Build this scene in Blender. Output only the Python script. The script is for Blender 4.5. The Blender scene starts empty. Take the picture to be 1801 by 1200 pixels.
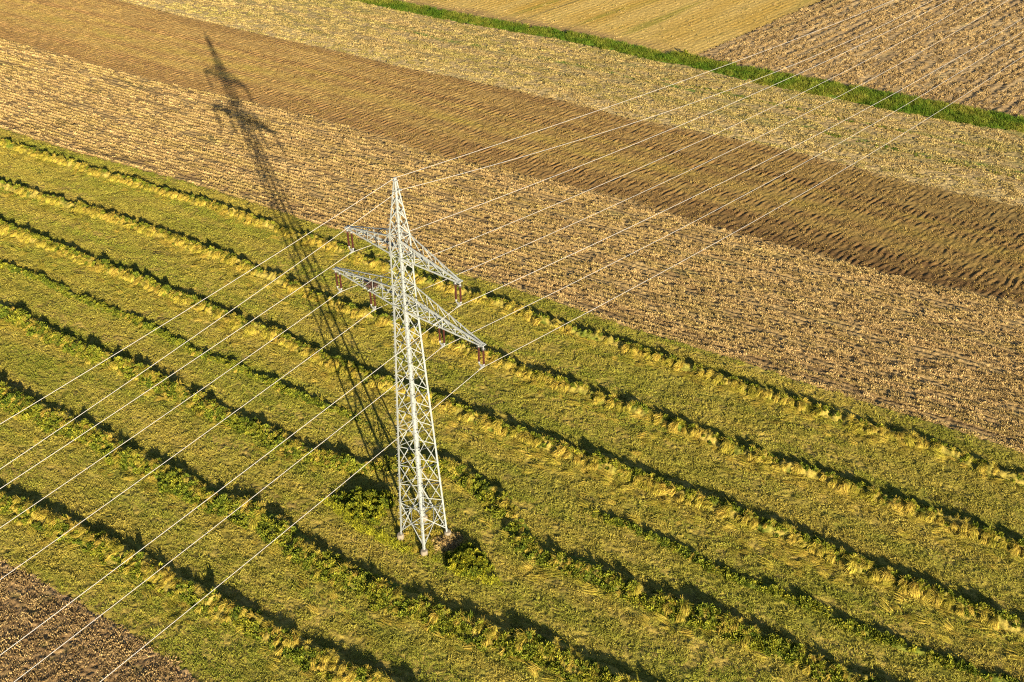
import bpy, math, random
import numpy as np
from mathutils import Vector, Matrix

random.seed(7)
RNG = np.random.default_rng(11)
SC = bpy.context.scene
COL = SC.collection

# ------------------------------------------------------------------ camera
IW, IH = 1801.0, 1200.0
FPX, PITCH, ROLL = 1879.4, 0.6311, -0.0111
CAM = np.array([7.6267, -63.5106, 66.9071])
FW = np.array([0, math.cos(PITCH), -math.sin(PITCH)])
_rt = np.array([1.0, 0, 0]); _up = np.cross(_rt, FW)
RT = math.cos(ROLL) * _rt + math.sin(ROLL) * _up
UP = -math.sin(ROLL) * _rt + math.cos(ROLL) * _up
cd = bpy.data.cameras.new('camera')
cd.sensor_width = 36.0
cd.lens = FPX / IW * 36.0
cd.clip_start = 1.0
cd.clip_end = 5000.0
cam = bpy.data.objects.new('camera', cd)
COL.objects.link(cam)
cam.matrix_world = Matrix(((RT[0], UP[0], -FW[0], CAM[0]), (RT[1], UP[1], -FW[1], CAM[1]),
                           (RT[2], UP[2], -FW[2], CAM[2]), (0, 0, 0, 1)))
SC.camera = cam

# ------------------------------------------------------------------ sky, sun, exposure
SHADOW_AZ, SUN_EL = math.radians(110.76), math.radians(14.7)
TO_SUN = Vector((-math.cos(SHADOW_AZ) * math.cos(SUN_EL), -math.sin(SHADOW_AZ) * math.cos(SUN_EL), math.sin(SUN_EL)))
world = bpy.data.worlds.new('World')
SC.world = world
world.use_nodes = True
wn = world.node_tree.nodes
bg = wn['Background']
sky = wn.new('ShaderNodeTexSky')
sky.sky_type = 'NISHITA'
sky.sun_disc = False
sky.sun_elevation = SUN_EL
sky.sun_rotation = math.atan2(TO_SUN.x, TO_SUN.y)
sky.altitude = 400
world.node_tree.links.new(sky.outputs[0], bg.inputs[0])
sky.air_density = 0.7
sky.dust_density = 0.4
bg.inputs[1].default_value = 0.05
sd = bpy.data.lights.new('sun', 'SUN')
sd.energy = 5.0
sd.angle = math.radians(0.34)
sd.color = (1.0, 0.85, 0.58)
sun = bpy.data.objects.new('sun', sd)
COL.objects.link(sun)
sun.rotation_euler = TO_SUN.to_track_quat('Z', 'Y').to_euler()
sun.location = (60, -150, 60)
SC.view_settings.view_transform = 'Standard'
SC.view_settings.look = 'None'
SC.view_settings.gamma = 1.0
SC.view_settings.use_curve_mapping = False
SC.view_settings.exposure = 1.45
try:
    SC.cycles.max_bounces = 3
    SC.cycles.use_adaptive_sampling = True
    SC.cycles.adaptive_threshold = 0.025
    SC.cycles.diffuse_bounces = 2
    SC.cycles.use_denoising = False
    SC.cycles.filter_width = 1.15
    SC.cycles.transparent_max_bounces = 4
except Exception:
    pass


# ------------------------------------------------------------------ small helpers
def ground_pt(pts):
    """where a line of sight of the survey picture meets the ground plane"""
    p = np.asarray(pts, float)
    d = FW + ((p[:, 0:1] - IW / 2) / FPX) * RT - ((p[:, 1:2] - IH / 2) / FPX) * UP
    t = -CAM[2] / d[:, 2]
    return (CAM + d * t[:, None])[:, :2]


DIR = math.radians(-30.9)                       # all fields run this way
DA = np.array([math.cos(DIR), math.sin(DIR)])   # along the fields
DB = np.array([-math.sin(DIR), math.cos(DIR)])  # across, away from the meadow


def to_ab(xy):
    return xy @ DA, xy @ DB


def to_xy(a, b):
    return a[..., None] * DA + b[..., None] * DB


def curve_b(pts):
    a, b = to_ab(ground_pt(pts))
    o = np.argsort(a)
    a, b = a[o], b[o]
    n = max(2, len(a) // 4)
    s0 = (b[n] - b[0]) / (a[n] - a[0])
    s1 = (b[-1] - b[-1 - n]) / (a[-1] - a[-1 - n])

    def f(x):
        x = np.asarray(x, float)
        y = np.interp(x, a, b)
        y = np.where(x < a[0], b[0] + (x - a[0]) * s0 * .5, y)
        return np.where(x > a[-1], b[-1] + (x - a[-1]) * s1 * .5, y)
    f.a0, f.a1 = a[0], a[-1]
    return f


def in_view(xy, m=170, z=0.0):
    """within the neighbourhood of the view (a wide margin round it)"""
    d = np.concatenate([xy, np.full(xy.shape[:-1] + (1,), z)], -1) - CAM
    w = d @ FW
    w = np.where(w < 1, 1, w)
    x = IW / 2 + FPX * (d @ RT) / w
    y = IH / 2 - FPX * (d @ UP) / w
    return (x > -m) & (x < IW + m) & (y > -m * .6) & (y < IH + m)


def _hash(ix, iy, seed):
    h = (ix.astype(np.int64) * 374761393 + iy.astype(np.int64) * 668265263 + seed * 974634541) & 0xffffffff
    h = ((h ^ (h >> 13)) * 1274126177) & 0xffffffff
    h = ((h ^ (h >> 16)) * 2246822519) & 0xffffffff
    return (h ^ (h >> 15)) & 0xffffffff


def noise(x, y, seed=0):
    """gradient noise, about -1..1"""
    x = np.asarray(x, float); y = np.asarray(y, float)
    ix = np.floor(x); iy = np.floor(y)
    fx = x - ix; fy = y - iy
    u = fx * fx * fx * (fx * (fx * 6 - 15) + 10); v = fy * fy * fy * (fy * (fy * 6 - 15) + 10)

    def g(dx, dy):
        t = _hash(ix + dx, iy + dy, seed) * (2 * math.pi / 4294967296.0)
        return np.cos(t) * (fx - dx) + np.sin(t) * (fy - dy)
    n0 = g(0, 0) * (1 - u) + g(1, 0) * u
    n1 = g(0, 1) * (1 - u) + g(1, 1) * u
    return (n0 * (1 - v) + n1 * v) * 1.5


def fbm(x, y, seed=0, oct=3, gain=.5):
    s = 0; amp = 1; tot = 0
    for i in range(oct):
        s = s + amp * noise(x * 2 ** i, y * 2 ** i, seed + i * 17)
        tot += amp; amp *= gain
    return s / tot


def sstep(e0, e1, x):
    t = np.clip((x - e0) / (e1 - e0), 0, 1)
    return t * t * (3 - 2 * t)


def lerp(c0, c1, f):
    return c0 + (c1 - c0) * f[..., None]


def new_mesh(name, verts, faces=None, quads=None, smooth=False, mat=None):
    """verts (n,3); quads (m,4) int array, or faces as a list"""
    me = bpy.data.meshes.new(name)
    if quads is not None:
        n, m, k = len(verts), len(quads), quads.shape[1]
        me.vertices.add(n)
        me.vertices.foreach_set('co', np.ascontiguousarray(verts, np.float32).ravel())
        me.loops.add(m * k)
        me.loops.foreach_set('vertex_index', np.ascontiguousarray(quads, np.int32).ravel())
        me.polygons.add(m)
        me.polygons.foreach_set('loop_start', np.arange(0, m * k, k, dtype=np.int32))
        me.update(calc_edges=True)
    else:
        me.from_pydata([tuple(v) for v in verts], [], faces)
        me.update()
    if smooth:
        me.polygons.foreach_set('use_smooth', np.ones(len(me.polygons), bool))
    if mat:
        me.materials.append(mat)
    return me


def link(name, me, parent=None, **props):
    o = bpy.data.objects.new(name, me)
    COL.objects.link(o)
    if parent:
        o.parent = parent
    for k, v in props.items():
        o[k] = v
    return o


def vcol(me, col):
    at = me.color_attributes.new('col', 'FLOAT_COLOR', 'POINT')
    c = np.ones((len(col), 4), np.float32); c[:, :3] = np.clip(col, 0, 1)
    at.data.foreach_set('color', c.ravel())


# ------------------------------------------------------------------ materials
def base_mat(name):
    m = bpy.data.materials.new(name)
    m.use_nodes = True
    nt = m.node_tree
    return m, nt, nt.nodes['Principled BSDF']


def mat_plain(name, col, rough=.6, metal=0.0, nscale=6.0, namt=.25, spec=.3):
    m, nt, p = base_mat(name)
    N, L = nt.nodes, nt.links
    tc = N.new('ShaderNodeTexCoord')
    no = N.new('ShaderNodeTexNoise'); no.inputs['Scale'].default_value = nscale; no.inputs['Detail'].default_value = 4
    L.new(tc.outputs['Object'], no.inputs['Vector'])
    mx = N.new('ShaderNodeMix'); mx.data_type = 'RGBA'
    mx.inputs[6].default_value = (*[c * (1 - namt) for c in col], 1)
    mx.inputs[7].default_value = (*[min(1, c * (1 + namt)) for c in col], 1)
    L.new(no.outputs[0], mx.inputs[0])
    L.new(mx.outputs[2], p.inputs['Base Color'])
    p.inputs['Roughness'].default_value = rough
    p.inputs['Metallic'].default_value = metal
    p.inputs['Specular IOR Level'].default_value = spec
    return m


def mat_field(name, fine=3.0, amt=.35, bump=.5, bdist=.05):
    """ground whose broad colour comes from the mesh, with fine grain"""
    m, nt, p = base_mat(name)
    N, L = nt.nodes, nt.links
    at = N.new('ShaderNodeAttribute'); at.attribute_name = 'col'
    ge = N.new('ShaderNodeNewGeometry')
    no = N.new('ShaderNodeTexNoise'); no.inputs['Scale'].default_value = fine; no.inputs['Detail'].default_value = 3
    L.new(ge.outputs['Position'], no.inputs['Vector'])
    mr = N.new('ShaderNodeMapRange')
    mr.inputs[1].default_value = .3; mr.inputs[2].default_value = .7
    mr.inputs[3].default_value = 1 - amt; mr.inputs[4].default_value = 1 + amt
    L.new(no.outputs[0], mr.inputs[0])
    mx = N.new('ShaderNodeMix'); mx.data_type = 'RGBA'; mx.blend_type = 'MULTIPLY'; mx.inputs[0].default_value = 1
    L.new(at.outputs['Color'], mx.inputs[6]); L.new(mr.outputs[0], mx.inputs[7])
    L.new(mx.outputs[2], p.inputs['Base Color'])
    p.inputs['Roughness'].default_value = .95
    p.inputs['Specular IOR Level'].default_value = .05
    n2 = N.new('ShaderNodeTexNoise'); n2.inputs['Scale'].default_value = fine * 3; n2.inputs['Detail'].default_value = 4
    L.new(ge.outputs['Position'], n2.inputs['Vector'])
    bp = N.new('ShaderNodeBump'); bp.inputs['Strength'].default_value = bump; bp.inputs['Distance'].default_value = bdist
    L.new(n2.outputs[0], bp.inputs['Height']); L.new(bp.outputs[0], p.inputs['Normal'])
    return m


def mat_blade(name, ramp, alt=None, nscale=.12, transl=.25, stretch=1.0):
    """blades: a tint of their own for each blade, drifting over the field"""
    m, nt, p = base_mat(name)
    N, L = nt.nodes, nt.links
    at = N.new('ShaderNodeAttribute'); at.attribute_name = 'tint'
    oi = N.new('ShaderNodeObjectInfo')
    ad = N.new('ShaderNodeMath'); ad.operation = 'MULTIPLY_ADD'
    L.new(oi.outputs['Random'], ad.inputs[0]); ad.inputs[1].default_value = .5
    mu = N.new('ShaderNodeMath'); mu.operation = 'MULTIPLY'; mu.inputs[1].default_value = .5
    L.new(at.outputs['Fac'], mu.inputs[0]); L.new(mu.outputs[0], ad.inputs[2])

    def mk(r):
        cr = N.new('ShaderNodeValToRGB')
        els = cr.color_ramp.elements
        els[0].position = 0.12; els[0].color = (*r[0], 1)
        els[1].position = 0.88; els[1].color = (*r[-1], 1)
        for i, c in enumerate(r[1:-1]):
            e = els.new(.12 + .76 * (i + 1) / (len(r) - 1)); e.color = (*c, 1)
        L.new(ad.outputs[0], cr.inputs[0])
        return cr.outputs[0]
    c = mk(ramp)
    if alt:
        c2 = mk(alt)
        ge = N.new('ShaderNodeNewGeometry')
        no = N.new('ShaderNodeTexNoise'); no.inputs['Scale'].default_value = nscale; no.inputs['Detail'].default_value = 4
        mp = N.new('ShaderNodeMapping'); mp.vector_type = 'TEXTURE'
        mp.inputs['Rotation'].default_value = (0, 0, math.radians(-30.9)); mp.inputs['Scale'].default_value = (stretch, 1, 1)
        L.new(ge.outputs['Position'], mp.inputs['Vector'])
        L.new(mp.outputs[0], no.inputs['Vector'])
        mr = N.new('ShaderNodeMapRange'); mr.inputs[1].default_value = .38; mr.inputs[2].default_value = .62
        L.new(no.outputs[0], mr.inputs[0])
        mx = N.new('ShaderNodeMix'); mx.data_type = 'RGBA'
        L.new(mr.outputs[0], mx.inputs[0]); L.new(c, mx.inputs[6]); L.new(c2, mx.inputs[7])
        c = mx.outputs[2]
    L.new(c, p.inputs['Base Color'])
    p.inputs['Roughness'].default_value = .8
    p.inputs['Specular IOR Level'].default_value = .1
    if transl:
        tr = N.new('ShaderNodeBsdfTranslucent'); L.new(c, tr.inputs[0])
        ms = N.new('ShaderNodeMixShader'); ms.inputs[0].default_value = transl
        L.new(p.outputs[0], ms.inputs[1]); L.new(tr.outputs[0], ms.inputs[2])
        L.new(ms.outputs[0], N['Material Output'].inputs['Surface'])
    return m


M = {}
M['steel'] = mat_plain('pale painted steel', (.29, .312, .315), .6, 0, 1.6, .38)
M['wire'] = mat_plain('aluminium wire', (.44, .425, .42), .5, 0, 4.0, .05)
M['brown'] = mat_plain('brown porcelain', (.055, .016, .010), .3, 0, 9.0, .2, .5)
M['fitting'] = mat_plain('galvanised fitting', (.27, .28, .285), .45, 0, 8.0, .1)
M['darkmetal'] = mat_plain('dark metal', (.12, .12, .12), .5, 0, 8.0, .1)
M['concrete'] = mat_plain('concrete', (.24, .205, .16), .9, 0, 5.0, .45, .1)
M['twig'] = mat_plain('dark twigs', (.10, .06, .05), .9, 0, 8.0, .4, .05)
M['soil'] = mat_field('dry soil', 4.0, .4, .7, .06)
M['meadow'] = mat_field('mown meadow turf', 3.5, .35, .7, .06)
M['stubble'] = mat_field('stubble ground', 3.5, .4, .8, .07)
M['harrow'] = mat_field('harrowed soil', 4.0, .3, .7, .05)
M['far'] = mat_field('far field', 3.0, .3, .6, .05)
M['lane'] = mat_field('lane turf', 2.5, .4, .7, .06)

STRAW_Y = [(.34, .245, .045), (.52, .385, .065), (.68, .51, .10)]
STRAW_G = [(.20, .19, .024), (.37, .325, .04), (.54, .45, .07)]
M['mown'] = mat_blade('mown grass', [(.25, .20, .045), (.385, .315, .058), (.52, .425, .085)],
                      [(.145, .165, .022), (.245, .26, .035), (.355, .355, .05)], .35, 0, 7.0)
M['hay'] = mat_blade('hay', STRAW_Y, STRAW_G, .8, .12)
M['litter'] = mat_blade('maize litter', [(.18, .115, .05), (.46, .315, .135), (.70, .50, .235)],
                        [(.16, .115, .04), (.40, .29, .105), (.60, .45, .175)], .5, 0, 8.0)
M['litter_far'] = mat_blade('pale litter', [(.20, .14, .055), (.44, .32, .13), (.68, .51, .22)],
                            [(.15, .14, .038), (.36, .295, .09), (.57, .45, .165)], .4, 0, 8.0)
M['leaf'] = mat_blade('green leaf', [(.04, .07, .010), (.13, .175, .018), (.30, .33, .035)],
                      [(.07, .10, .012), (.21, .225, .022), (.42, .39, .04)], .5, .15)
M['lanegrass'] = mat_blade('lane grass', [(.04, .10, .010), (.11, .20, .016), (.22, .31, .03)],
                           [(.12, .16, .018), (.24, .26, .03), (.44, .39, .08)], .2, .3)
M['weed'] = mat_blade('weed leaf', [(.05, .085, .010), (.16, .20, .018), (.36, .36, .03)],
                      [(.08, .11, .012), (.24, .25, .02), (.50, .44, .03)], .6, .2)
M['fringe'] = mat_blade('uncut fringe grass', [(.26, .28, .025), (.42, .42, .03), (.58, .53, .05)], None, .5, .15)
M['crumb'] = mat_blade('soil crumb', [(.13, .08, .034), (.24, .15, .06), (.36, .245, .09)],
                       [(.17, .11, .04), (.30, .205, .065), (.43, .315, .10)], .3, 0, 9.0)
M['crumb2'] = mat_blade('soil litter', [(.13, .085, .038), (.29, .195, .085), (.50, .36, .16)], None, .2, 0)
M['clod'] = mat_blade('clods', [(.15, .10, .045), (.38, .26, .115), (.66, .48, .22)], None, .2, 0)

# ------------------------------------------------------------------ blade patches (sources of the scattered grass)
SRC = {}


def blades(rng, n, radius, length, width, elev, segs=1, bend=0.0, z0=0.0, yaw=None, yawspread=math.pi, square=False, clump=0, lean=None):
    """n ribbons with random place, heading and slope; returns verts, quads, tint"""
    if clump:
        cx = rng.uniform(-radius, radius, (clump, 2))
        c = cx[rng.integers(0, clump, n)] + rng.normal(0, radius * .09, (n, 2))
    elif square:
        c = rng.uniform(-radius, radius, (n, 2))
    else:
        r = radius * np.sqrt(rng.random(n)); t = rng.random(n) * 2 * math.pi
        c = np.stack([r * np.cos(t), r * np.sin(t)], -1)
    L = rng.uniform(*length, n); W = rng.uniform(*width, n) * .5
    hd = (yaw if yaw is not None else 0) + rng.uniform(-yawspread, yawspread, n)
    el = rng.uniform(*elev, n)
    tw = rng.uniform(-.9, .9, n)
    pts = []
    p = np.concatenate([c, np.full((n, 1), z0)], 1)
    for s in range(segs + 1):
        pts.append(p.copy())
        e = el - bend * s / max(1, segs)
        d = np.stack([np.cos(hd) * np.cos(e), np.sin(hd) * np.cos(e), np.sin(e)], -1)
        p = p + d * (L / segs)[:, None]
    side = np.stack([-np.sin(hd) * np.cos(tw), np.cos(hd) * np.cos(tw), np.sin(tw)], -1)
    V = []
    for s, q in enumerate(pts):
        w = W * (1 - .55 * s / segs)
        V += [q - side * w[:, None], q + side * w[:, None]]
    V = np.stack(V, 1)                       # n, 2(segs+1), 3
    k = 2 * (segs + 1)
    base = (np.arange(n) * k)[:, None]
    Q = np.concatenate([base + np.array([2 * s, 2 * s + 1, 2 * s + 3, 2 * s + 2]) for s in range(segs)], 0)
    tint = np.repeat(rng.random(n), k)
    return V.reshape(-1, 3), Q, tint


def source(kind, mat, variants):
    c = bpy.data.collections.new('source ' + kind)
    for i, (V, Q, T) in enumerate(variants):
        me = new_mesh('%s_source' % kind, V, quads=Q, mat=mat)
        at = me.attributes.new('tint', 'FLOAT', 'POINT')
        at.data.foreach_set('value', T.astype(np.float32))
        c.objects.link(bpy.data.objects.new('%s_source' % kind, me))
    SRC[kind] = (c, len(variants))


def scatter(name, kind, pos, rot, scl, parent=None, **props):
    """one object that carries many instances of the source blades"""
    c, nv = SRC[kind]
    me = bpy.data.meshes.new(name)
    n = len(pos)
    me.vertices.add(n)
    me.vertices.foreach_set('co', np.ascontiguousarray(pos, np.float32).ravel())
    a = me.attributes.new('rot', 'FLOAT_VECTOR', 'POINT'); a.data.foreach_set('vector', np.ascontiguousarray(rot, np.float32).ravel())
    a = me.attributes.new('scl', 'FLOAT', 'POINT'); a.data.foreach_set('value', np.ascontiguousarray(scl, np.float32))
    a = me.attributes.new('idx', 'INT', 'POINT'); a.data.foreach_set('value', RNG.integers(0, nv, n).astype(np.int32))
    me.update()
    o = link(name, me, parent, kind='stuff', **props)
    ng = bpy.data.node_groups.new('scatter ' + kind, 'GeometryNodeTree')
    ng.interface.new_socket('Geometry', in_out='INPUT', socket_type='NodeSocketGeometry')
    ng.interface.new_socket('Geometry', in_out='OUTPUT', socket_type='NodeSocketGeometry')
    N, L = ng.nodes, ng.links
    gi = N.new('NodeGroupInput'); go = N.new('NodeGroupOutput')
    ci = N.new('GeometryNodeCollectionInfo')
    ci.inputs['Collection'].default_value = c
    ci.inputs['Separate Children'].default_value = True
    ci.inputs['Reset Children'].default_value = True
    ip = N.new('GeometryNodeInstanceOnPoints')
    ip.inputs['Pick Instance'].default_value = True

    def na(nm, t):
        x = N.new('GeometryNodeInputNamedAttribute'); x.data_type = t; x.inputs['Name'].default_value = nm
        return x.outputs['Attribute']
    L.new(gi.outputs[0], ip.inputs['Points'])
    L.new(ci.outputs[0], ip.inputs['Instance'])
    L.new(na('idx', 'INT'), ip.inputs['Instance Index'])
    e2r = N.new('FunctionNodeEulerToRotation')
    L.new(na('rot', 'FLOAT_VECTOR'), e2r.inputs[0]); L.new(e2r.outputs[0], ip.inputs['Rotation'])
    L.new(na('scl', 'FLOAT'), ip.inputs['Scale'])
    L.new(ip.outputs[0], go.inputs[0])
    md = o.modifiers.new('scatter', 'NODES'); md.node_group = ng
    return o


def merge(*parts):
    V, Q, T, o = [], [], [], 0
    for v, q, t in parts:
        V.append(v); Q.append(q + o); T.append(t); o += len(v)
    return np.concatenate(V), np.concatenate(Q), np.concatenate(T)


rg = np.random.default_rng(3)
source('mown', M['mown'], [merge(
    blades(rg, 130, .42, (.06, .14), (.025, .05), (.25, 1.2), 1, clump=18),
    blades(rg, 16, .45, (.16, .36), (.012, .026), (.0, .35), 1, z0=.05)) for _ in range(8)])
source('wisp', M['hay'], [blades(rg, 46, .28, (.35, .9), (.014, .03), (.02, .22), 2, .2, .04, 0, .35) for _ in range(6)])
source('swath', M['hay'], [merge(
    blades(rg, 90, .17, (.45, .85), (.03, .06), (.05, .75), 3, 1.6, .02, 0, .42),
    blades(rg, 16, .20, (.3, .6), (.018, .035), (.3, 1.2), 2, .6, .02, 0, 1.6)) for _ in range(8)])
source('tuft', M['hay'], [blades(rg, 40, .12, (.3, .62), (.018, .036), (.5, 1.5), 2, .9, .0) for _ in range(6)])


def squash(t, k):
    v, q, c = t
    v = v.copy().reshape(-1, 4, 3)
    sh = v[:, :2].mean(1)[:, 1] * (k - 1)            # bring the roots together across the row
    v[:, :, 1] += sh[:, None]
    return v.reshape(-1, 3), q, c


source('litter', M['litter'], [merge(
    squash(blades(rg, 62, .6, (.09, .21), (.04, .085), (.5, 1.45), 1, square=True), .20),
    squash(blades(rg, 24, .6, (.10, .26), (.03, .06), (-.05, .5), 1, z0=.03, square=True), .6)) for _ in range(10)])
source('litter_far', M['litter_far'], [merge(
    squash(blades(rg, 60, .65, (.09, .21), (.05, .09), (.4, 1.45), 1, square=True), .30),
    squash(blades(rg, 26, .65, (.12, .3), (.03, .06), (-.05, .4), 1, z0=.03, square=True), .8)) for _ in range(8)])
source('leafy', M['leaf'], [merge(
    blades(rg, 60, .22, (.10, .22), (.06, .12), (-.2, 1.1), 1, z0=.10),
    blades(rg, 40, .13, (.12, .26), (.06, .12), (.2, 1.3), 1, z0=.18)) for _ in range(6)])
source('lanegrass', M['lanegrass'], [blades(rg, 90, .45, (.25, .60), (.025, .06), (.5, 1.45), 2, .8, 0, square=True) for _ in range(6)])
source('furrow', M['clod'], [merge(
    squash(blades(rg, 60, .6, (.09, .20), (.05, .09), (.3, 1.4), 1, square=True), .28),
    squash(blades(rg, 20, .6, (.12, .3), (.05, .09), (-.05, .5), 1, z0=.03, square=True), .7)) for _ in range(6)])
source('weed', M['weed'], [merge(
    blades(rg, 60, .22, (.10, .22), (.06, .12), (-.2, 1.1), 1, z0=.10),
    blades(rg, 40, .13, (.12, .26), (.06, .12), (.2, 1.3), 1, z0=.18)) for _ in range(4)])
source('crumb', M['crumb'], [blades(rg, 60, .75, (.07, .16), (.07, .16), (.1, 1.2), 1, square=True) for _ in range(6)])
source('clod', M['crumb2'], [blades(rg, 80, .55, (.06, .16), (.05, .11), (.1, 1.3), 1, square=True) for _ in range(6)])

# ------------------------------------------------------------------ field borders
E0 = curve_b([(0, 983), (66.6, 1016.6), (133, 1056.6), (200, 1093), (266.5, 1140), (333, 1183), (350, 1200)])
E1 = curve_b([(0, 225), (67, 247), (140, 270), (233, 295), (333, 322), (400, 343), (483, 370), (550, 392), (600, 408), (800, 479.5), (879, 501.7), (958, 527), (1037.5, 552), (1117, 581), (1196, 603), (1275, 627), (1367, 658), (1533, 712.5), (1658, 750), (1801, 798)])
E2 = curve_b([(0, 68), (100, 96.6), (200, 123), (300, 150), (400, 170), (500, 196.6), (600, 221), (700, 253), (800, 283), (900, 301.5), (1000, 328), (1093, 350), (1200, 385), (1325, 419), (1450, 452), (1575, 487.5), (1700, 514.6), (1801, 540)])
E3 = curve_b([(206.6, 0), (333, 31.6), (500, 70), (600, 91), (700, 116.6), (800, 136.6), (900, 158), (1000, 180), (1100, 206.5), (1200, 225), (1400, 267), (1500, 293.6), (1600, 320), (1801, 365)])
E4 = curve_b([(616.6, 0), (710, 20), (800, 38), (900, 55), (966.5, 66.6), (1066.5, 86.6), (1166, 110), (1200, 113.5), (1333.5, 147), (1467, 173.5), (1600, 200), (1734, 223.6), (1800.7, 232)])
E5 = curve_b([(673, 0), (766.6, 16.7), (866.5, 36.6), (933, 48.3), (986.5, 55), (1066.5, 71.6), (1160, 93), (1170, 97), (1190, 92), (1200, 95), (1300, 117), (1400, 133.5), (1500, 153.5), (1600, 172), (1700.5, 190), (1800.7, 210)])
_k = ground_pt([(1225, 97), (1447, 0)])
KA, KB = to_ab(_k)


def E6(b):                                       # yellow field | brown field
    return KA[0] + (b - KB[0]) * (KA[1] - KA[0]) / (KB[1] - KB[0])


FUR = math.atan2(_k[1, 1] - _k[0, 1], _k[1, 0] - _k[0, 0])    # direction of the far furrows
FD = np.array([math.cos(FUR), math.sin(FUR)]); FN = np.array([-FD[1], FD[0]])

# hay windrows, traced along the foot of their shaded side
ROWS = {
    1: [(0, 250), (33, 257), (83, 275), (117, 283), (167, 300), (210, 312), (267, 328), (313, 343), (367, 355), (427, 378), (483, 397), (533, 415), (600, 435), (625, 449), (671, 467), (772, 497), (847, 522), (889, 533), (942, 555), (990, 571), (1037, 586), (1079, 598), (1117, 612), (1164, 628), (1212, 644), (1283, 669), (1354, 692), (1429, 715), (1500, 742), (1575, 762), (1658, 787), (1721, 812), (1801, 842)],
    2: [(0, 322), (40, 335), (83, 347), (133, 360), (173, 372), (217, 387), (267, 403), (317, 420), (350, 433), (417, 457), (460, 478), (500, 493), (550, 515), (588, 529), (625, 543), (676, 559), (744, 583), (790, 598), (829, 616), (885, 631), (927, 650), (980, 668), (1080, 703), (1180, 738), (1200, 746), (1283, 779), (1367, 808), (1450, 833), (1500, 853), (1567, 877), (1634, 897), (1684, 917), (1734, 937), (1794, 957)],
    3: [(0, 393), (33, 407), (83, 425), (133, 445), (173, 462), (217, 477), (260, 493), (300, 513), (350, 530), (400, 552), (440, 572), (483, 583), (533, 607), (573, 627), (620, 645), (664, 668), (705, 678), (777, 699), (845, 733), (880, 748), (930, 763), (1000, 790), (1050, 806), (1100, 825), (1150, 845), (1200, 862), (1250, 878), (1300, 900), (1360, 922), (1434, 953), (1517, 990), (1584, 1017), (1650, 1040), (1734, 1073), (1794, 1097)],
    4: [(0, 462), (50, 480), (100, 503), (140, 522), (183, 540), (233, 557), (283, 583), (317, 600), (350, 620), (400, 637), (450, 657), (500, 682), (550, 703), (600, 720), (640, 738), (680, 752)],
    5: [(0, 537), (33, 548), (83, 577), (133, 597), (143, 607), (200, 627), (240, 643), (283, 660), (333, 688), (377, 710), (433, 733), (483, 758), (533, 783), (597, 802), (640, 815), (700, 806), (760, 804), (818, 822), (845, 845), (880, 868), (905, 895), (925, 935), (950, 962), (1000, 980), (1043, 993), (1083, 1013), (1146, 1040), (1200, 1060), (1250, 1076), (1293, 1093), (1343, 1113), (1400, 1133), (1450, 1162), (1500, 1180), (1534, 1194)],
    6: [(0, 675), (33, 697), (77, 715), (133, 740), (193, 763), (233, 793), (283, 813), (333, 842), (383, 867), (433, 883), (493, 910), (533, 947), (577, 977), (600, 990), (650, 1013), (700, 1037), (750, 1057), (800, 1078), (850, 1092), (890, 1110), (933, 1120), (983, 1133), (1033, 1160), (1083, 1183), (1120, 1197)],
    7: [(0, 863), (43, 880), (83, 900), (133, 922), (183, 943), (233, 970), (277, 993), (333, 1023), (377, 1043), (427, 1070), (490, 1097), (533, 1127), (597, 1154), (650, 1180), (700, 1197)],
    8: [(1010, 887), (1050, 903), (1100, 920), (1146, 940), (1200, 966), (1250, 995), (1300, 1017), (1367, 1040), (1434, 1063), (1484, 1094), (1534, 1110), (1600, 1137), (1667, 1160), (1767, 1194)],
}
#        height, half width, shift to the crest, straw per m, green on crest, green on near flank
RSPEC = {1: (.56, .72, .48, 6.4, .42, .10), 2: (.60, .78, .52, 7.0, .55, .14), 3: (.61, .86, .56, 6.6, .78, .24),
         4: (.26, .52, .26, .9, .55, .80), 5: (.53, 1.20, .85, 7.0, .32, .74), 6: (.56, 1.55, .95, 8.5, .28, .86),
         7: (.58, 1.30, .88, 9.0, .20, .56), 8: (.24, .50, .24, 1.0, .60, .70)}
RCUR = {k: curve_b(v) for k, v in ROWS.items()}


def crest(k, a):
    return RCUR[k](a) - RSPEC[k][2] + .20 * noise(a * .55, a * 0 + k * 7.3, 5) + .10 * noise(a * 1.9, a * 0 + k * 2.9, 6)


# ------------------------------------------------------------------ the ground and the fields
gm, gnt, gp = base_mat('open country')
tx = gnt.nodes.new('ShaderNodeTexNoise'); tx.inputs['Scale'].default_value = .05; tx.inputs['Detail'].default_value = 8
gg = gnt.nodes.new('ShaderNodeNewGeometry'); gnt.links.new(gg.outputs['Position'], tx.inputs['Vector'])
mm = gnt.nodes.new('ShaderNodeMix'); mm.data_type = 'RGBA'
mm.inputs[6].default_value = (.22, .19, .07, 1); mm.inputs[7].default_value = (.34, .25, .12, 1)
gnt.links.new(tx.outputs[0], mm.inputs[0]); gnt.links.new(mm.outputs[2], gp.inputs['Base Color'])
gp.inputs['Roughness'].default_value = .95
link('ground', new_mesh('ground', np.array([(-1500, -1500, -.4), (1500, -1500, -.4), (1500, 1500, -.4), (-1500, 1500, -.4)]),
                        quads=np.array([[0, 1, 2, 3]]), mat=gm), kind='structure')

HF = {}


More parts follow.
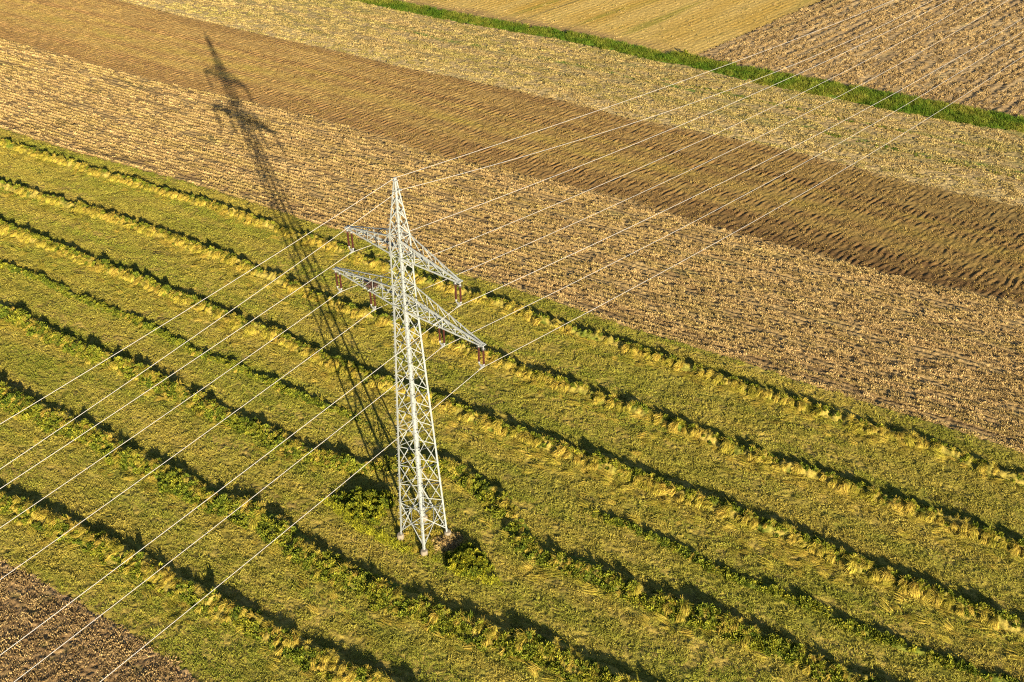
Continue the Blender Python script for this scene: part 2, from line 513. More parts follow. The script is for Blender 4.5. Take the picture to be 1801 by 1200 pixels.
def field(name, lo, hi, ra, rb, arange, height, color, mat, limit=None):
    """a strip of land between two borders, as a fine relief"""
    a = np.arange(arange[0], arange[1], ra)
    bl, bh = lo(a) - .12, hi(a) + .12
    b = np.arange(bl.min(), bh.max(), rb)
    A, B = np.meshgrid(a, b, indexing='ij')
    rag = .16 * noise(A * 1.3, B * 1.3, 91) + .10 * noise(A * 3.1, B * 3.1, 92)
    keep = (B > bl[:, None] + rag) & (B < bh[:, None] + rag)
    XY = to_xy(A, B)
    keep &= in_view(XY)
    if limit is not None:
        keep &= limit(A, B)
    cell = keep[:-1, :-1] & keep[1:, :-1] & keep[:-1, 1:] & keep[1:, 1:]
    used = np.zeros_like(keep)
    used[:-1, :-1] |= cell; used[1:, :-1] |= cell; used[:-1, 1:] |= cell; used[1:, 1:] |= cell
    idx = np.full(keep.shape, -1); idx[used] = np.arange(used.sum())
    Q = np.stack([idx[:-1, :-1][cell], idx[1:, :-1][cell], idx[1:, 1:][cell], idx[:-1, 1:][cell]], -1)
    Au, Bu = A[used], B[used]
    Z = height(Au, Bu)
    V = np.concatenate([XY[used], Z[:, None]], 1)
    me = new_mesh(name, V, quads=Q, smooth=True, mat=mat)
    vcol(me, color(Au, Bu))
    HF[name] = height
    return link(name, me, kind='structure')


def arr(*c):
    return np.array(c, float)


# meadow: short matted regrowth, lumpy at hand's breadth, greener by the rows
def meadow_h(a, b):
    x, y = to_xy(a, b)[..., 0], to_xy(a, b)[..., 1]
    w = .12 * noise(x * 1.7, y * 1.7, 40)
    n = noise((x + w) * 2.7, (y + w) * 3.4, 41)
    r = 1 - np.abs(noise((x - w) * 2.0, (y + w) * 2.9, 42)) * 2
    return .05 * n + .032 * r + .048 * noise(a * .9 + w, b * 3.1 + w, 45) + .05 * noise(x * .5, y * .5, 43) + .03 * noise(x * 5.5, y * 5.5, 44) - .01


def row_dist(a, b, keys):
    d = np.full(a.shape, 9.0)
    for k in keys:
        f = RCUR[k]
        dd = crest(k, a) - b                     # positive on the near side
        ok = (a > f.a0 - 2) & (a < f.a1 + 2) if k in (4, 8) else np.ones(a.shape, bool)
        d = np.where(ok & (dd > -.3) & (dd < d), dd, d)
    return d


def meadow_c(a, b):
    x, y = to_xy(a, b)[..., 0], to_xy(a, b)[..., 1]
    straw, olive, green, brown = arr(.36, .27, .065), arr(.23, .20, .035), arr(.12, .155, .02), arr(.20, .135, .055)
    f = sstep(-.5, .5, fbm(a * .07, b * .4, 60, 4))
    c = lerp(olive, straw, f)
    g = sstep(-.05, .5, fbm(a * .05, b * .25, 61, 4) + .25 * noise(x * 1.1, y * 1.1, 62))
    c = lerp(c, green, g * .6)
    br = sstep(.1, .6, fbm(a * .12, b * .5, 63, 3) + .35 * noise(x * 2.2, y * 2.2, 64))
    c = lerp(c, brown, br * .5)
    c = c * (1.08 + .22 * noise(a * .03, b * .38, 67))[..., None]
    d = row_dist(a, b, (5, 6, 7, 4, 8))
    c = lerp(c, arr(.20, .21, .025), .6 * sstep(2.4, 1.2, d) * sstep(-.6, .3, noise(a * .5, b * .5, 65)))
    d = row_dist(a, b, (1, 2, 3))
    c = lerp(c, arr(.42, .32, .06), .7 * sstep(2.2, .7, d))
    e = b - E1(a)
    c = lerp(c, arr(.14, .165, .03), .45 * sstep(-.7, -.1, e) * sstep(-.4, .4, noise(a * .3, b * .3, 66)))
    return c


meadow = field('meadow', E0, E1, .125, .125, (-105, 62), meadow_h, meadow_c, M['meadow'])


# stubble: maize litter, clotted
def stub_h(a, b):
    n = noise(a * 2.0, b * 2.9, 70) * .085 + noise(a * 4.6, b * 4.6, 71) * .05
    rows = .05 * np.cos(2 * math.pi * (b - E1(a) - .4) / .75)
    return n + rows - .02 + .05 * noise(a * .25, b * .5, 73)


def stub_c(a, b):
    tan, pale, brown, green = arr(.28, .19, .085), arr(.36, .255, .115), arr(.18, .115, .055), arr(.19, .175, .05)
    c = lerp(tan, pale, sstep(-.5, .5, fbm(a * .12, b * .5, 75, 4)))
    c = lerp(c, brown, .75 * sstep(.0, .5, fbm(a * .35, b * 1.2, 76, 3)))
    c = lerp(c, green, .55 * sstep(.1, .6, fbm(a * .08, b * .35, 77, 4)))
    e = b - E1(a)
    c = lerp(c, brown, .55 * sstep(3.6, 2.4, e) * sstep(.6, 1.2, e))
    return c


field('stubble_field', E1, E2, .16, .15, (-140, 62), stub_h, stub_c, M['stubble'])


def band(a, b):
    return (b - E2(a)) / (E3(a) - E2(a))


def ripple_mask(a, b):
    t = band(a, b) + .02 * noise(a * .06, b * .3, 80)
    m = np.zeros(a.shape)
    for t0, w, s in ((.07, .055, .7), (.20, .05, 1.), (.36, .035, .75), (.56, .04, .7), (.68, .05, 1.), (.82, .04, .55), (.93, .035, .6)):
        m = np.maximum(m, s * np.exp(-((t - t0) / w) ** 2))
    return m * sstep(-.6, .2, fbm(a * .07, b * .1, 81, 3) + .35)


def harrow_h(a, b):
    xy = to_xy(a, b)
    u, v = xy @ FN, xy @ FD
    ph = u + .30 * noise(a * .25, b * .3, 82) + .10 * noise(u * 1.2, v * .5, 83)
    w = 1 - 2 * np.abs((ph / .80) % 1.0 - .5) * 2
    m = ripple_mask(a, b) * sstep(-.3, .35, noise(a * .8, b * .7, 84) + .15)
    return .105 * w * m + .07 * noise(u * 2.9, v * .7, 85) + .035 * noise(a * 4.5, b * 4.0, 86) - .05 - .05 * sstep(.02, 0, band(a, b))


def harrow_c(a, b):
    t = band(a, b) + .03 * noise(a * .08, b * .3, 87)
    brown, ochre, grn, dark = arr(.235, .138, .056), arr(.37, .245, .085), arr(.36, .265, .065), arr(.14, .08, .038)
    c = lerp(ochre, brown, np.clip(ripple_mask(a, b) * .9 + .35 * noise(a * .1, b * .5, 88), 0, 1))
    g = np.exp(-((t - .46) / .05) ** 2) + .8 * np.exp(-((t - .30) / .03) ** 2) * .6 + .7 * np.exp(-((t - .62) / .025) ** 2)
    c = lerp(c, grn, np.clip(g * (.7 + .6 * noise(a * .15, b * .4, 89)), 0, 1))
    c = lerp(c, dark, .75 * sstep(.22, .05, t) * sstep(-40, 10, a))
    c = lerp(c, brown, .6 * sstep(.25, .1, t) * sstep(10, -40, a))
    c = lerp(c, arr(.27, .205, .08), .5 * sstep(.6, .8, t) * sstep(0, 50, a))
    c = c * (1.18 - .46 * sstep(-95, 38, a))[..., None]      # brighter left, darker right: low-sun backscatter painted into the soil colour
    c = lerp(c, brown, .6 * sstep(.86, .95, t) * sstep(20, -20, a))
    ed = np.minimum(t, 1 - t) + .02 * noise(a * .7, b * .7, 99)
    return lerp(c, arr(.36, .25, .11), .6 * sstep(.035, .0, ed))


field('harrowed_strip', E2, E3, .14, .20, (-160, 62), harrow_h, harrow_c, M['harrow'])


def stub2_h(a, b):
    return noise(a * 2.0, b * 2.3, 100) * .10 + noise(a * 4.0, b * 4.0, 101) * .05 - .02


def stub2_c(a, b):
    t = (b - E3(a)) / (E4(a) - E3(a))
    pale, tan, olive, brown = arr(.48, .36, .17), arr(.38, .28, .13), arr(.26, .235, .075), arr(.23, .155, .085)
    c = lerp(tan, olive, sstep(-.2, .5, fbm(a * .05, b * .35, 102, 4)) * .8)
    c = lerp(c, pale, .8 * sstep(.32, .08, t + .05 * noise(a * .1, b * .4, 103)))
    c = lerp(c, brown, .5 * sstep(.1, .6, fbm(a * .2, b * .8, 104, 3)))
    for t0, w, a0, a1 in ((.70, .012, -28, 28), (.42, .016, -5, 50), (.62, .02, -75, -10)):   # faint green wheel tracks
        g = np.exp(-((t - t0 - .004 * noise(a * .2, b * 0, 105)) / w) ** 2) * sstep(a0 - 6, a0 + 6, a) * sstep(a1 + 6, a1 - 6, a)
        c = lerp(c, arr(.13, .20, .035), np.clip(g * (.75 + .8 * noise(a * .45, b * .5, 106)), 0, .95))
    return c


field('stubble_field', E3, E4, .20, .19, (-160, 62), stub2_h, stub2_c, M['stubble'])


def lane_h(a, b):
    t = (b - E4(a)) / np.maximum(E5(a) - E4(a), .5)
    return .12 * np.sin(np.clip(t, 0, 1) * math.pi) + .08 * noise(a * 1.2, b * 1.2, 110) + .04 * noise(a * 3, b * 3, 111)


def lane_c(a, b):
    c = lerp(arr(.07, .135, .015), arr(.13, .20, .025), sstep(-.5, .5, fbm(a * .4, b * .6, 112, 3)))
    return lerp(c, arr(.30, .27, .07), .5 * sstep(.2, .6, fbm(a * .3, b * .5, 113, 3)))


field('grass_lane', E4, E5, .22, .2, (-130, 62), lane_h, lane_c, M['lane'])


def FAR(a):
    return E5(a) + 75


def yel_h(a, b):
    xy = to_xy(a, b); u = xy @ FN
    return .03 * np.sin(2 * math.pi * u / .9) * sstep(-.4, .4, noise(a * .2, b * .2, 119) + .2) + .05 * noise(a * 2, b * 2, 120) + .03 * noise(a * 4.5, b * 4.5, 121) - .02


def yel_c(a, b):
    xy = to_xy(a, b); u = xy @ FN; v = xy @ FD
    gold, pale, grn, brown = arr(.46, .30, .07), arr(.52, .37, .12), arr(.27, .235, .045), arr(.29, .19, .09)
    c = lerp(gold, pale, sstep(-.4, .5, fbm(u * .18, v * .03, 122, 3)))
    c = lerp(c, grn, .8 * sstep(.05, .5, fbm(u * .33, v * .02, 123, 3)))
    e = b - E5(a)
    c = lerp(c, pale, .7 * sstep(9, 2, e))
    c = lerp(c, brown, .75 * sstep(5, 1, e + 2 * noise(a * .15, b * .2, 124)) * sstep(-15, -45, a))
    tr = np.exp(-((u - (ground_pt([(960, 20)])[0] @ FN) + .8 * noise(v * .1, v * 0, 125)) / .35) ** 2)
    return lerp(c, arr(.15, .13, .06), .7 * np.clip(tr, 0, 1))


field('yellow_stubble_field', E5, FAR, .27, .25, (-120, 40), yel_h, yel_c, M['far'], lambda A, B: A < E6(B) + .1 + .25 * noise(A, B, 126))


def brn_h(a, b):
    xy = to_xy(a, b); u, v = xy @ FN, xy @ FD
    w = .045 * np.sin(2 * math.pi * (u + .1 * noise(v * .15, u * .3, 129)) / 1.5) * (.5 + .8 * sstep(-.3, .3, noise(u * .12, v * .02, 128)))
    return w + .11 * noise(u * 1.9, v * 1.5, 130) + .05 * noise(u * 4.0, v * 3.6, 131) - .02


def brn_c(a, b):
    xy = to_xy(a, b); u, v = xy @ FN, xy @ FD
    br, pale, dk = arr(.31, .215, .11), arr(.48, .35, .18), arr(.20, .135, .07)
    c = lerp(br, pale, sstep(-.35, .5, fbm(u * .3, v * .035, 132, 4)))
    c = lerp(c, dk, .7 * sstep(.1, .5, fbm(u * .7, v * .06, 133, 3)))
    c = lerp(c, arr(.22, .21, .06), .5 * sstep(.3, .6, fbm(u * .2, v * .05, 134, 3)))
    return lerp(c, br, .8 * sstep(6, 1, b - E5(a)))


field('brown_stubble_field', E5, FAR, .25, .25, (-60, 70), brn_h, brn_c, M['far'], lambda A, B: A > E6(B) - .1 + .25 * noise(A, B, 126))


def cor_h(a, b):
    return .085 * noise(a * 2.6, b * 3.0, 140) + .05 * noise(a * 5, b * 5, 141) + .02 * np.sin(2 * math.pi * b / .7) - .03


def cor_c(a, b):
    c = lerp(arr(.19, .12, .058), arr(.34, .225, .105), sstep(-.4, .5, fbm(a * .5, b * 1.2, 142, 4)))
    c = lerp(c, arr(.13, .12, .035), .6 * sstep(.1, .5, fbm(a * .6, b * .8, 143, 3)))
    return lerp(c, arr(.34, .23, .12), .6 * sstep(-1.0, -.2, b - E0(a)))


field('ploughed_corner_field', lambda a: E0(a) - 22, E0, .13, .13, (-45, 30), cor_h, cor_c, M['soil'])

# ------------------------------------------------------------------ scattered cover


def points(lo, hi, arange, dens, limit=None, m=110):
    a0, a1 = arange
    aa = np.linspace(a0, a1, 60)
    b0, b1 = lo(aa).min(), hi(aa).max()
    n = int((a1 - a0) * (b1 - b0) * dens)
    a = RNG.uniform(a0, a1, n); b = RNG.uniform(b0, b1, n)
    k = (b > lo(a)) & (b < hi(a)) & in_view(to_xy(a, b), m)
    if limit is not None:
        k &= limit(a, b)
    return a[k], b[k]


def row_points(lo, hi, arange, dens, gap, jit=.05):
    a, b = points(lambda a: lo(a) - .2, lambda a: hi(a) + .2, arange, dens)
    r = np.round((b - lo(a) - .4) / gap)
    b2 = lo(a) + .4 + r * gap + RNG.normal(0, jit, len(a)) + .10 * noise(a * .12, r * 3.7, 300)
    rag = .6 * noise(a * .8, a * 0, 301) + RNG.normal(0, .3, len(a))
    k = (b2 > lo(a) + .1) & (b2 < hi(a) + rag)
    k &= noise(a * .25, r * 1.9, 302) > -.62                     # thin spots in a row
    k &= ~((_hash(r, r * 0, 9) % 7 == 0) & (RNG.random(len(a)) < .62 + .3 * noise(a * .1, r, 303)))   # sparse rows
    return a[k], b2[k]


def cover(name, kind, ab, hfun, scl, yaw=None, ys=math.pi, label=None, tilt=.12, dz=0.0):
    a, b = ab
    n = len(a)
    pos = np.concatenate([to_xy(a, b), (hfun(a, b) + dz)[:, None]], 1)
    rot = np.stack([RNG.normal(0, tilt, n), RNG.normal(0, tilt, n), (yaw or 0) + RNG.uniform(-ys, ys, n)], -1)
    pr = {}
    if label:
        pr = dict(label=label, category=name.split('_')[-1])
    return scatter(name, kind, pos, rot, RNG.uniform(*scl, n), **pr)


cover('mown_grass', 'mown', points(lambda a: E0(a) + .2, lambda a: E1(a) - .1, (-105, 60), 3.9), meadow_h, (.75, 1.25),
      label='short mown yellow-green grass covering the meadow', dz=-.02)
cover('maize_litter', 'litter', row_points(E1, E2, (-140, 60), 2.5, .75), stub_h, (.8, 1.2), DIR, .08,
      label='tan maize stubble and litter on the field beside the meadow', dz=-.02)
cover('straw_litter', 'litter_far', row_points(E3, E4, (-160, 60), 1.8, .8, .08), stub2_h, (.8, 1.2), DIR, .1,
      label='pale stubble litter between harrowed strip and green lane', dz=-.02)
cover('lane_grass', 'lanegrass', points(lambda a: E4(a) + .1 + .45 * noise(a * .45, a * 0, 330), lambda a: E5(a) - .1 + .4 * noise(a * .5, a * 0, 331), (-130, 60), 3.4), lane_h, (.7, 1.2),
      label='thick green grass growing on the narrow lane')
cover('soil_clods', 'clod', points(lambda a: E0(a) - 21, lambda a: E0(a) - .1, (-45, 30), 2.5), cor_h, (.6, 1.2),
      label='brown clods and litter in the ploughed near corner')


def furrow_points(ab, gap):
    xy = to_xy(*ab)
    u, v = xy @ FN, xy @ FD
    r = np.round(u / gap)
    k = noise(v * .1, r * 2.3, 310) > -.35
    u2 = r * gap + RNG.normal(0, .07, len(u))
    xy = (u2[:, None] * FN + v[:, None] * FD)[k]
    return to_ab(xy)


cover('stubble_rows', 'furrow', furrow_points(points(lambda a: E5(a) + .3, FAR, (-60, 66), 1.9, lambda a, b: a > E6(b) + .3), .85), brn_h, (.8, 1.25), FUR, .08,
      label='brown stubble rows on the field beyond the lane')
# green weeds in two old wheel tracks
for tr in ([(1216, 152), (1283, 165), (1350, 182), (1417, 195), (1484, 212), (1584, 230)],
           [(1440, 232), (1467, 239), (1534, 254), (1600, 270), (1667, 285), (1734, 300), (1794, 314)]):
    f = curve_b(tr)
    n = int((f.a1 - f.a0) * 7)
    a = RNG.uniform(f.a0, f.a1 + 2, n)
    b = f(a) + RNG.normal(0, .22, n)
    k = noise(a * .5, a * 0 + tr[0][0], 320) + .4 > RNG.random(n) * .8
    cover('track_weeds', 'lanegrass', (a[k], b[k]), stub2_h, (.22, .5),
          label='thin line of green weeds in the pale stubble, ' + ('nearer the green lane' if tr[0][0] < 1300 else 'nearer the harrowed strip'))
cover('soil_crumbs', 'crumb', points(lambda a: E2(a) + .1, lambda a: E3(a) - .1, (-160, 60), 1.6), harrow_h, (.4, .75),
      label='brown soil crumbs on the harrowed strip', dz=-.01)
cover('short_stubble', 'litter_far', points(lambda a: E5(a) + .3, FAR, (-120, 40), .45, lambda a, b: a < E6(b)), yel_h, (.5, .8), FUR, .3,
      label='short golden stubble on the field beyond the lane', dz=-.03)

# ------------------------------------------------------------------ hay windrows
RLABEL = {
    1: 'thin yellow hay windrow nearest the tan stubble field, passing behind the pylon top',
    2: 'second hay windrow from the tan stubble, passing behind the lower crossarm',
    3: 'third hay windrow from the tan stubble, dark green leaves along its crest',
    4: 'low thin green windrow left of the pylon, between two thicker yellow ones',
    5: 'thick hay windrow that bends round the pylon base on its right',
    6: 'thick green-flanked hay windrow passing below the pylon foot',
    7: 'hay windrow closest to the brown corner field at lower left',
    8: 'low thin green windrow starting right of the pylon, lower right of picture',
}


def windrow(k):
    hgt, hw, sh, dens, gc, gf = RSPEC[k]
    f = RCUR[k]
    a0, a1 = f.a0 - (9 if k not in (8,) else 0), f.a1 + (9 if k not in (4,) else 0)
    step = .14
    a = np.arange(a0, a1, step)
    a = a[in_view(to_xy(a, crest(k, a)), 150)]
    env = np.ones(a.shape)
    if k == 8: env = sstep(a0, a0 + 4, a)
    if k == 4: env = sstep(a1, a1 - 7, a)
    lump = (.78 + .36 * noise(a * .9, a * 0 + k * 3.1, 200) + .34 * noise(a * 2.1, a * 0 + k * 5.7, 201)).clip(.3, 1.5) * env
    if k == 5:                                   # broad heap at the bend
        bend = np.exp(-((a - to_ab(ground_pt([(895, 895)]))[0][0]) / 3.0) ** 2)
        hwv = hw * (1 + .35 * bend)
    else:
        hwv = np.full(a.shape, hw)
    hwv = hwv * (.85 + .22 * noise(a * .5, a * 0 + k, 202))
    b0 = crest(k, a)
    u = np.linspace(-1, 1, 13)
    A = np.repeat(a[:, None], 13, 1)
    B = b0[:, None] + u[None] * hwv[:, None] + .08 * noise(A * 2.5, u[None] * 3 + k, 203)
    wide = k in (5, 6, 7)                        # the wide rows have their crest on the far side
    up = .35 if wide else (0.0 if k in (4, 8) else .22)

    def shape(v):
        e = np.where(v > up, (v - up) / (1 - up), (up - v) / (1 + up))
        return (1 - np.clip(e, 0, 1) ** (1.35 if wide else 1.7))
    prof = shape(u)
    H = hgt * lump[:, None] * prof[None] * (1 + .28 * noise(A * 2.2, B * 2.6, 204) + .22 * noise(A * 5, B * 5, 205))
    Z = meadow_h(A, B) + np.where(np.abs(u)[None] > .99, -.12, np.maximum(H, 0) + .01)
    V = np.concatenate([to_xy(A, B), Z[..., None]], -1).reshape(-1, 3)
    n, m = A.shape
    I = np.arange(n * m).reshape(n, m)
    cell = (np.diff(a) < step * 1.5)[:, None] & np.ones((1, m - 1), bool)
    Q = np.stack([I[:-1, :-1][cell], I[1:, :-1][cell], I[1:, 1:][cell], I[:-1, 1:][cell]], -1)
    root = bpy.data.objects.new('hay_windrow', None)
    COL.objects.link(root)
    c0 = to_xy(a[len(a) // 2:len(a) // 2 + 1], b0[len(a) // 2:len(a) // 2 + 1])[0]
    root.location = (c0[0], c0[1], 0)
    root['label'] = RLABEL[k]; root['category'] = 'windrow'; root['group'] = 'hay windrows on the mown meadow'
    off = np.array([c0[0], c0[1], 0])
    me = new_mesh('heap', V - off, quads=Q, smooth=True, mat=M['soil'])
    gz = sstep(0, .5, fbm(A * .35, B * .6, 210 + k, 3) + (gc + gf) * .35 - .2)
    if k in (4, 8): gz = np.maximum(gz, .8)
    cc = lerp(lerp(arr(.24, .20, .04), arr(.34, .265, .06), sstep(-.5, .5, noise(A, B, 211))), arr(.10, .13, .02), gz)
    vcol(me, cc.reshape(-1, 3))
    link('heap', me, root)

    def on_heap(aa, uu):
        h = np.interp(aa, a, hwv); l = np.interp(aa, a, lump); c = np.interp(aa, a, b0)
        bb = c + uu * h
        return bb, meadow_h(aa, bb) + hgt * l * shape(uu), l
    L = len(a) * step
    amin, amax = a.min(), a.max()
    near = math.atan2(-DB[1], -DB[0])
    # hay hanging over the sunny near flank, in bunches
    n = int(L * dens)
    aa = RNG.uniform(amin, amax, n)
    bun = np.round(aa / .85 + .45 * noise(aa * .8, aa * 0 + k, 220)) * .85
    aa = bun + (aa - bun) * .38 + .12 * noise(bun * 3.3, bun * 0 + k, 226)
    keep = noise(bun * .37, bun * 0 + k * 1.3, 227) > -.32
    aa, bun = aa[keep], bun[keep]
    kk = (aa > amin) & (aa < amax); aa, bun = aa[kk], bun[kk]; n = len(aa)
    uu = RNG.uniform(-.75, .15, n) if not wide else np.where(RNG.random(n) < .72, RNG.uniform(-.05, .5, n), RNG.uniform(-.85, -.05, n))
    bb, zz, l = on_heap(aa, uu)
    hd = near + .9 * noise(bun[:n] * 1.7, bun[:n] * 0 + k * 2.2, 221) + RNG.normal(0, .3, n)
    pos = np.concatenate([to_xy(aa, bb), zz[:, None]], 1) - off
    rot = np.stack([RNG.normal(0, .15, n), RNG.normal(.15, .2, n), hd], -1)
    scatter('loose_hay', 'swath', pos, rot, (RNG.uniform(.55, 1.05, n) * (.45 + .6 * l) * (hgt / .46) ** .5), root)
    # bristling tufts along the top
    n = int(L * dens * .6)
    aa = RNG.uniform(amin, amax, n)
    aa = aa[noise(aa * .8, aa * 0 + k * 1.7, 222) > -.15]; n = len(aa)
    bb, zz, l = on_heap(aa, up + RNG.uniform(-.3, .4, n))
    pos = np.concatenate([to_xy(aa, bb), zz[:, None] - .08], 1) - off
    rot = np.stack([RNG.normal(0, .4, n), RNG.normal(0, .4, n), RNG.uniform(-3, 3, n)], -1)
    scatter('hay_tufts', 'tuft', pos, rot, RNG.uniform(.45, 1.05, n) * (.4 + .6 * l), root)
    # green leaves: on the crest / shaded side and along the near flank
    n = int(L * (40 if wide else 22))
    aa = RNG.uniform(amin, amax, n); uu = RNG.uniform(-1.05, .75, n)
    pr = np.where(uu > (.15 if wide else -.15), gc * 1.25 * sstep(-.25, .45, noise(aa * .35, aa * 0 + k * 9, 223) + gc - .25),
                  gf * sstep(-.5, .3, noise(aa * .3, aa * 0 + k * 4 + uu, 224) + gf - .35))
    kp = RNG.random(n) < pr
    aa, uu = aa[kp], uu[kp]; n = len(aa)
    bb, zz, l = on_heap(aa, uu)
    pos = np.concatenate([to_xy(aa, bb), zz[:, None] - .11], 1) - off
    rot = np.stack([RNG.normal(0, .35, n), RNG.normal(0, .25, n), RNG.uniform(-3, 3, n)], -1)
    scatter('green_leaves', 'leafy', pos, rot, RNG.uniform(.55, 1.2, n) * (.5 + .55 * l) * (1.15 if wide else 1), root)
    return root


for k in RSPEC:
    windrow(k)

# loose straw raked out on the near side of the rows
P, R_, S_ = [], [], []
for k, w, d in ((1, 1.9, 5.), (2, 2.6, 6.), (3, 3.4, 8.), (5, 1.8, 3.), (6, 2.0, 3.), (7, 2.0, 3.)):
    f = RCUR[k]
    n = int((f.a1 - f.a0 + 12) * d)
    a = RNG.uniform(f.a0 - 6, f.a1 + 6, n)
    b = crest(k, a) - RSPEC[k][1] * .7 - np.abs(RNG.normal(0, w * .5, n))
    kp = (noise(a * .25, b * .5, 230) + .25 * sstep(-30, 20, a) > RNG.uniform(-.5, .45, n)) & in_view(to_xy(a, b), 80) & (b > E0(a) + .3)
    a, b = a[kp], b[kp]; n = len(a)
    P.append(np.concatenate([to_xy(a, b), (meadow_h(a, b) + .0)[:, None]], 1))
    R_.append(np.stack([RNG.normal(0, .1, n), RNG.normal(0, .1, n), DIR + RNG.normal(0, .35, n) + math.pi * RNG.integers(0, 2, n)], -1))
    S_.append(RNG.uniform(.6, 1.3, n))
scatter('straw_wisps', 'wisp', np.concatenate(P), np.concatenate(R_), np.concatenate(S_),
        label='long straw wisps lying loose on the mown meadow', category='straw')

# ------------------------------------------------------------------ lattice pylon
TH = -0.7242
tower = bpy.data.objects.new('transmission_pylon', None)
COL.objects.link(tower)
tower.rotation_euler = (0, 0, TH)
tower['label'] = 'tall pale lattice steel pylon with two crossarms standing in the meadow'
tower['category'] = 'pylon'


def vec(*p):
    return np.array(p, float)


def angle_prism(p, q, w, t, e1, e2):
    """L-profile from p to q: corner on the line, flanges along e1 and e2"""
    p, q = np.asarray(p, float), np.asarray(q, float)
    d = (q - p) / np.linalg.norm(q - p)
    e1 = np.asarray(e1, float); e1 = e1 - d * (e1 @ d); e1 /= np.linalg.norm(e1)
    e2 = np.asarray(e2, float); e2 = e2 - d * (e2 @ d); e2 = e2 - e1 * (e2 @ e1); e2 /= np.linalg.norm(e2)
    pr = [(0, 0), (w, 0), (w, t), (t, t), (t, w), (0, w)]
    V = [p + e1 * x + e2 * y for x, y in pr] + [q + e1 * x + e2 * y for x, y in pr]
    Fc = [(0, 1, 7, 6), (1, 2, 8, 7), (2, 3, 9, 8), (3, 4, 10, 9), (4, 5, 11, 10), (5, 0, 6, 11),
          (3, 2, 1, 0), (5, 4, 3, 0), (6, 7, 8, 9), (6, 9, 10, 11)]
    return V, Fc


def join(parts):
    V, Fc = [], []
    for v, f in parts:
        o = len(V); V += list(v); Fc += [tuple(i + o for i in g) for g in f]
    return V, Fc


def member(name, p, q, w, parent, e1, e2, t=None, mat='steel'):
    V, Fc = angle_prism(p, q, w, t or max(.012, w * .16), e1, e2)
    o = np.asarray(p, float)
    me = new_mesh(name, [v - o for v in V], Fc, mat=M[mat])
    ob = link(name, me, parent)
    ob.location = Vector(o)
    return ob


Z1, Z2, A1, A2, AI = 28.09, 23.77, 5.59, 7.545, 3.566
H1, H2 = 1.5, 1.62
ZW = [0.5, Z2, Z1 + H1, 33.75]
BW = [1.414, .62, .53, .10]


def bw(z):
    return float(np.interp(z, ZW, BW))


for sx in (-1, 1):
    for sy in (-1, 1):
        parts = []
        for z0, z1, w in ((.4, Z2, .165), (Z2, Z1 + H1, .125), (Z1 + H1, 33.75, .09)):
            parts.append(angle_prism(vec(sx * bw(z0), sy * bw(z0), z0), vec(sx * bw(z1), sy * bw(z1), z1), w, .02, (-sx, 0, 0), (0, -sy, 0)))
        V, Fc = join(parts)
        link('leg', new_mesh('leg', V, Fc, mat=M['steel']), tower)
        # concrete footing
        n = 18
        prof = [(.0, .56), (.22, .56), (.27, .53), (.30, .45), (.33, -.3)]
        V, Fc = [], []
        for r, z in prof:
            for i in range(n):
                t = 2 * math.pi * i / n
                V.append((r * math.cos(t), r * math.sin(t), z))
        for j in range(len(prof) - 1):
            for i in range(n):
                Fc.append((j * n + i, (j + 1) * n + i, (j + 1) * n + (i + 1) % n, j * n + (i + 1) % n))
        fo = link('concrete_footing', new_mesh('concrete_footing', V, [tuple(reversed(g)) for g in Fc], smooth=False, mat=M['concrete']), tower)
        fo.location = (sx * bw(.4), sy * bw(.4), -.04)

# corner order going round
CORN = [(-1, -1), (1, -1), (1, 1), (-1, 1)]


def corner(i, z):
    sx, sy = CORN[i % 4]
    return vec(sx * bw(z), sy * bw(z), z)


def face_brace(i, za, zb, w, flip, name='brace', inset=.02):
    """diagonal on face i from corner i at za to corner i+1 at zb"""
    p, q = corner(i, za), corner(i + 1, zb)
    nrm = (corner(i, za) + corner(i + 1, za)) * .5; nrm[2] = 0; nrm /= np.linalg.norm(nrm)
    s = inset + (.012 if flip else 0)
    p = p - nrm * s; q = q - nrm * s
    return member(name, p, q, w, tower, (0, 0, 1), -nrm)


# panel levels
ZB = [4.15]
nP = 11
hs = np.linspace(2.12, 1.44, nP); hs *= (Z2 - 4.15) / hs.sum()
for h in hs: ZB.append(ZB[-1] + h)
LV = ZB + [Z2 + H2, 26.75, Z1, Z1 + H1]
LV = sorted(set(round(z, 3) for z in LV))
for z0, z1 in zip(LV[:-1], LV[1:]):
    for i in range(4):
        face_brace(i, z0, z1, .056, False)
        face_brace(i, z1, z0, .056, True)
for z in (Z2, Z2 + H2, Z1, Z1 + H1):
    for i in range(4):
        face_brace(i, z, z, .065, False, 'horizontal_brace', .045)
    for i in (0, 1):
        member('plan_brace', corner(i, z), corner(i + 2, z), .06, tower, (0, 0, -1), np.cross((0, 0, 1.), corner(i + 2, z) - corner(i, z)))
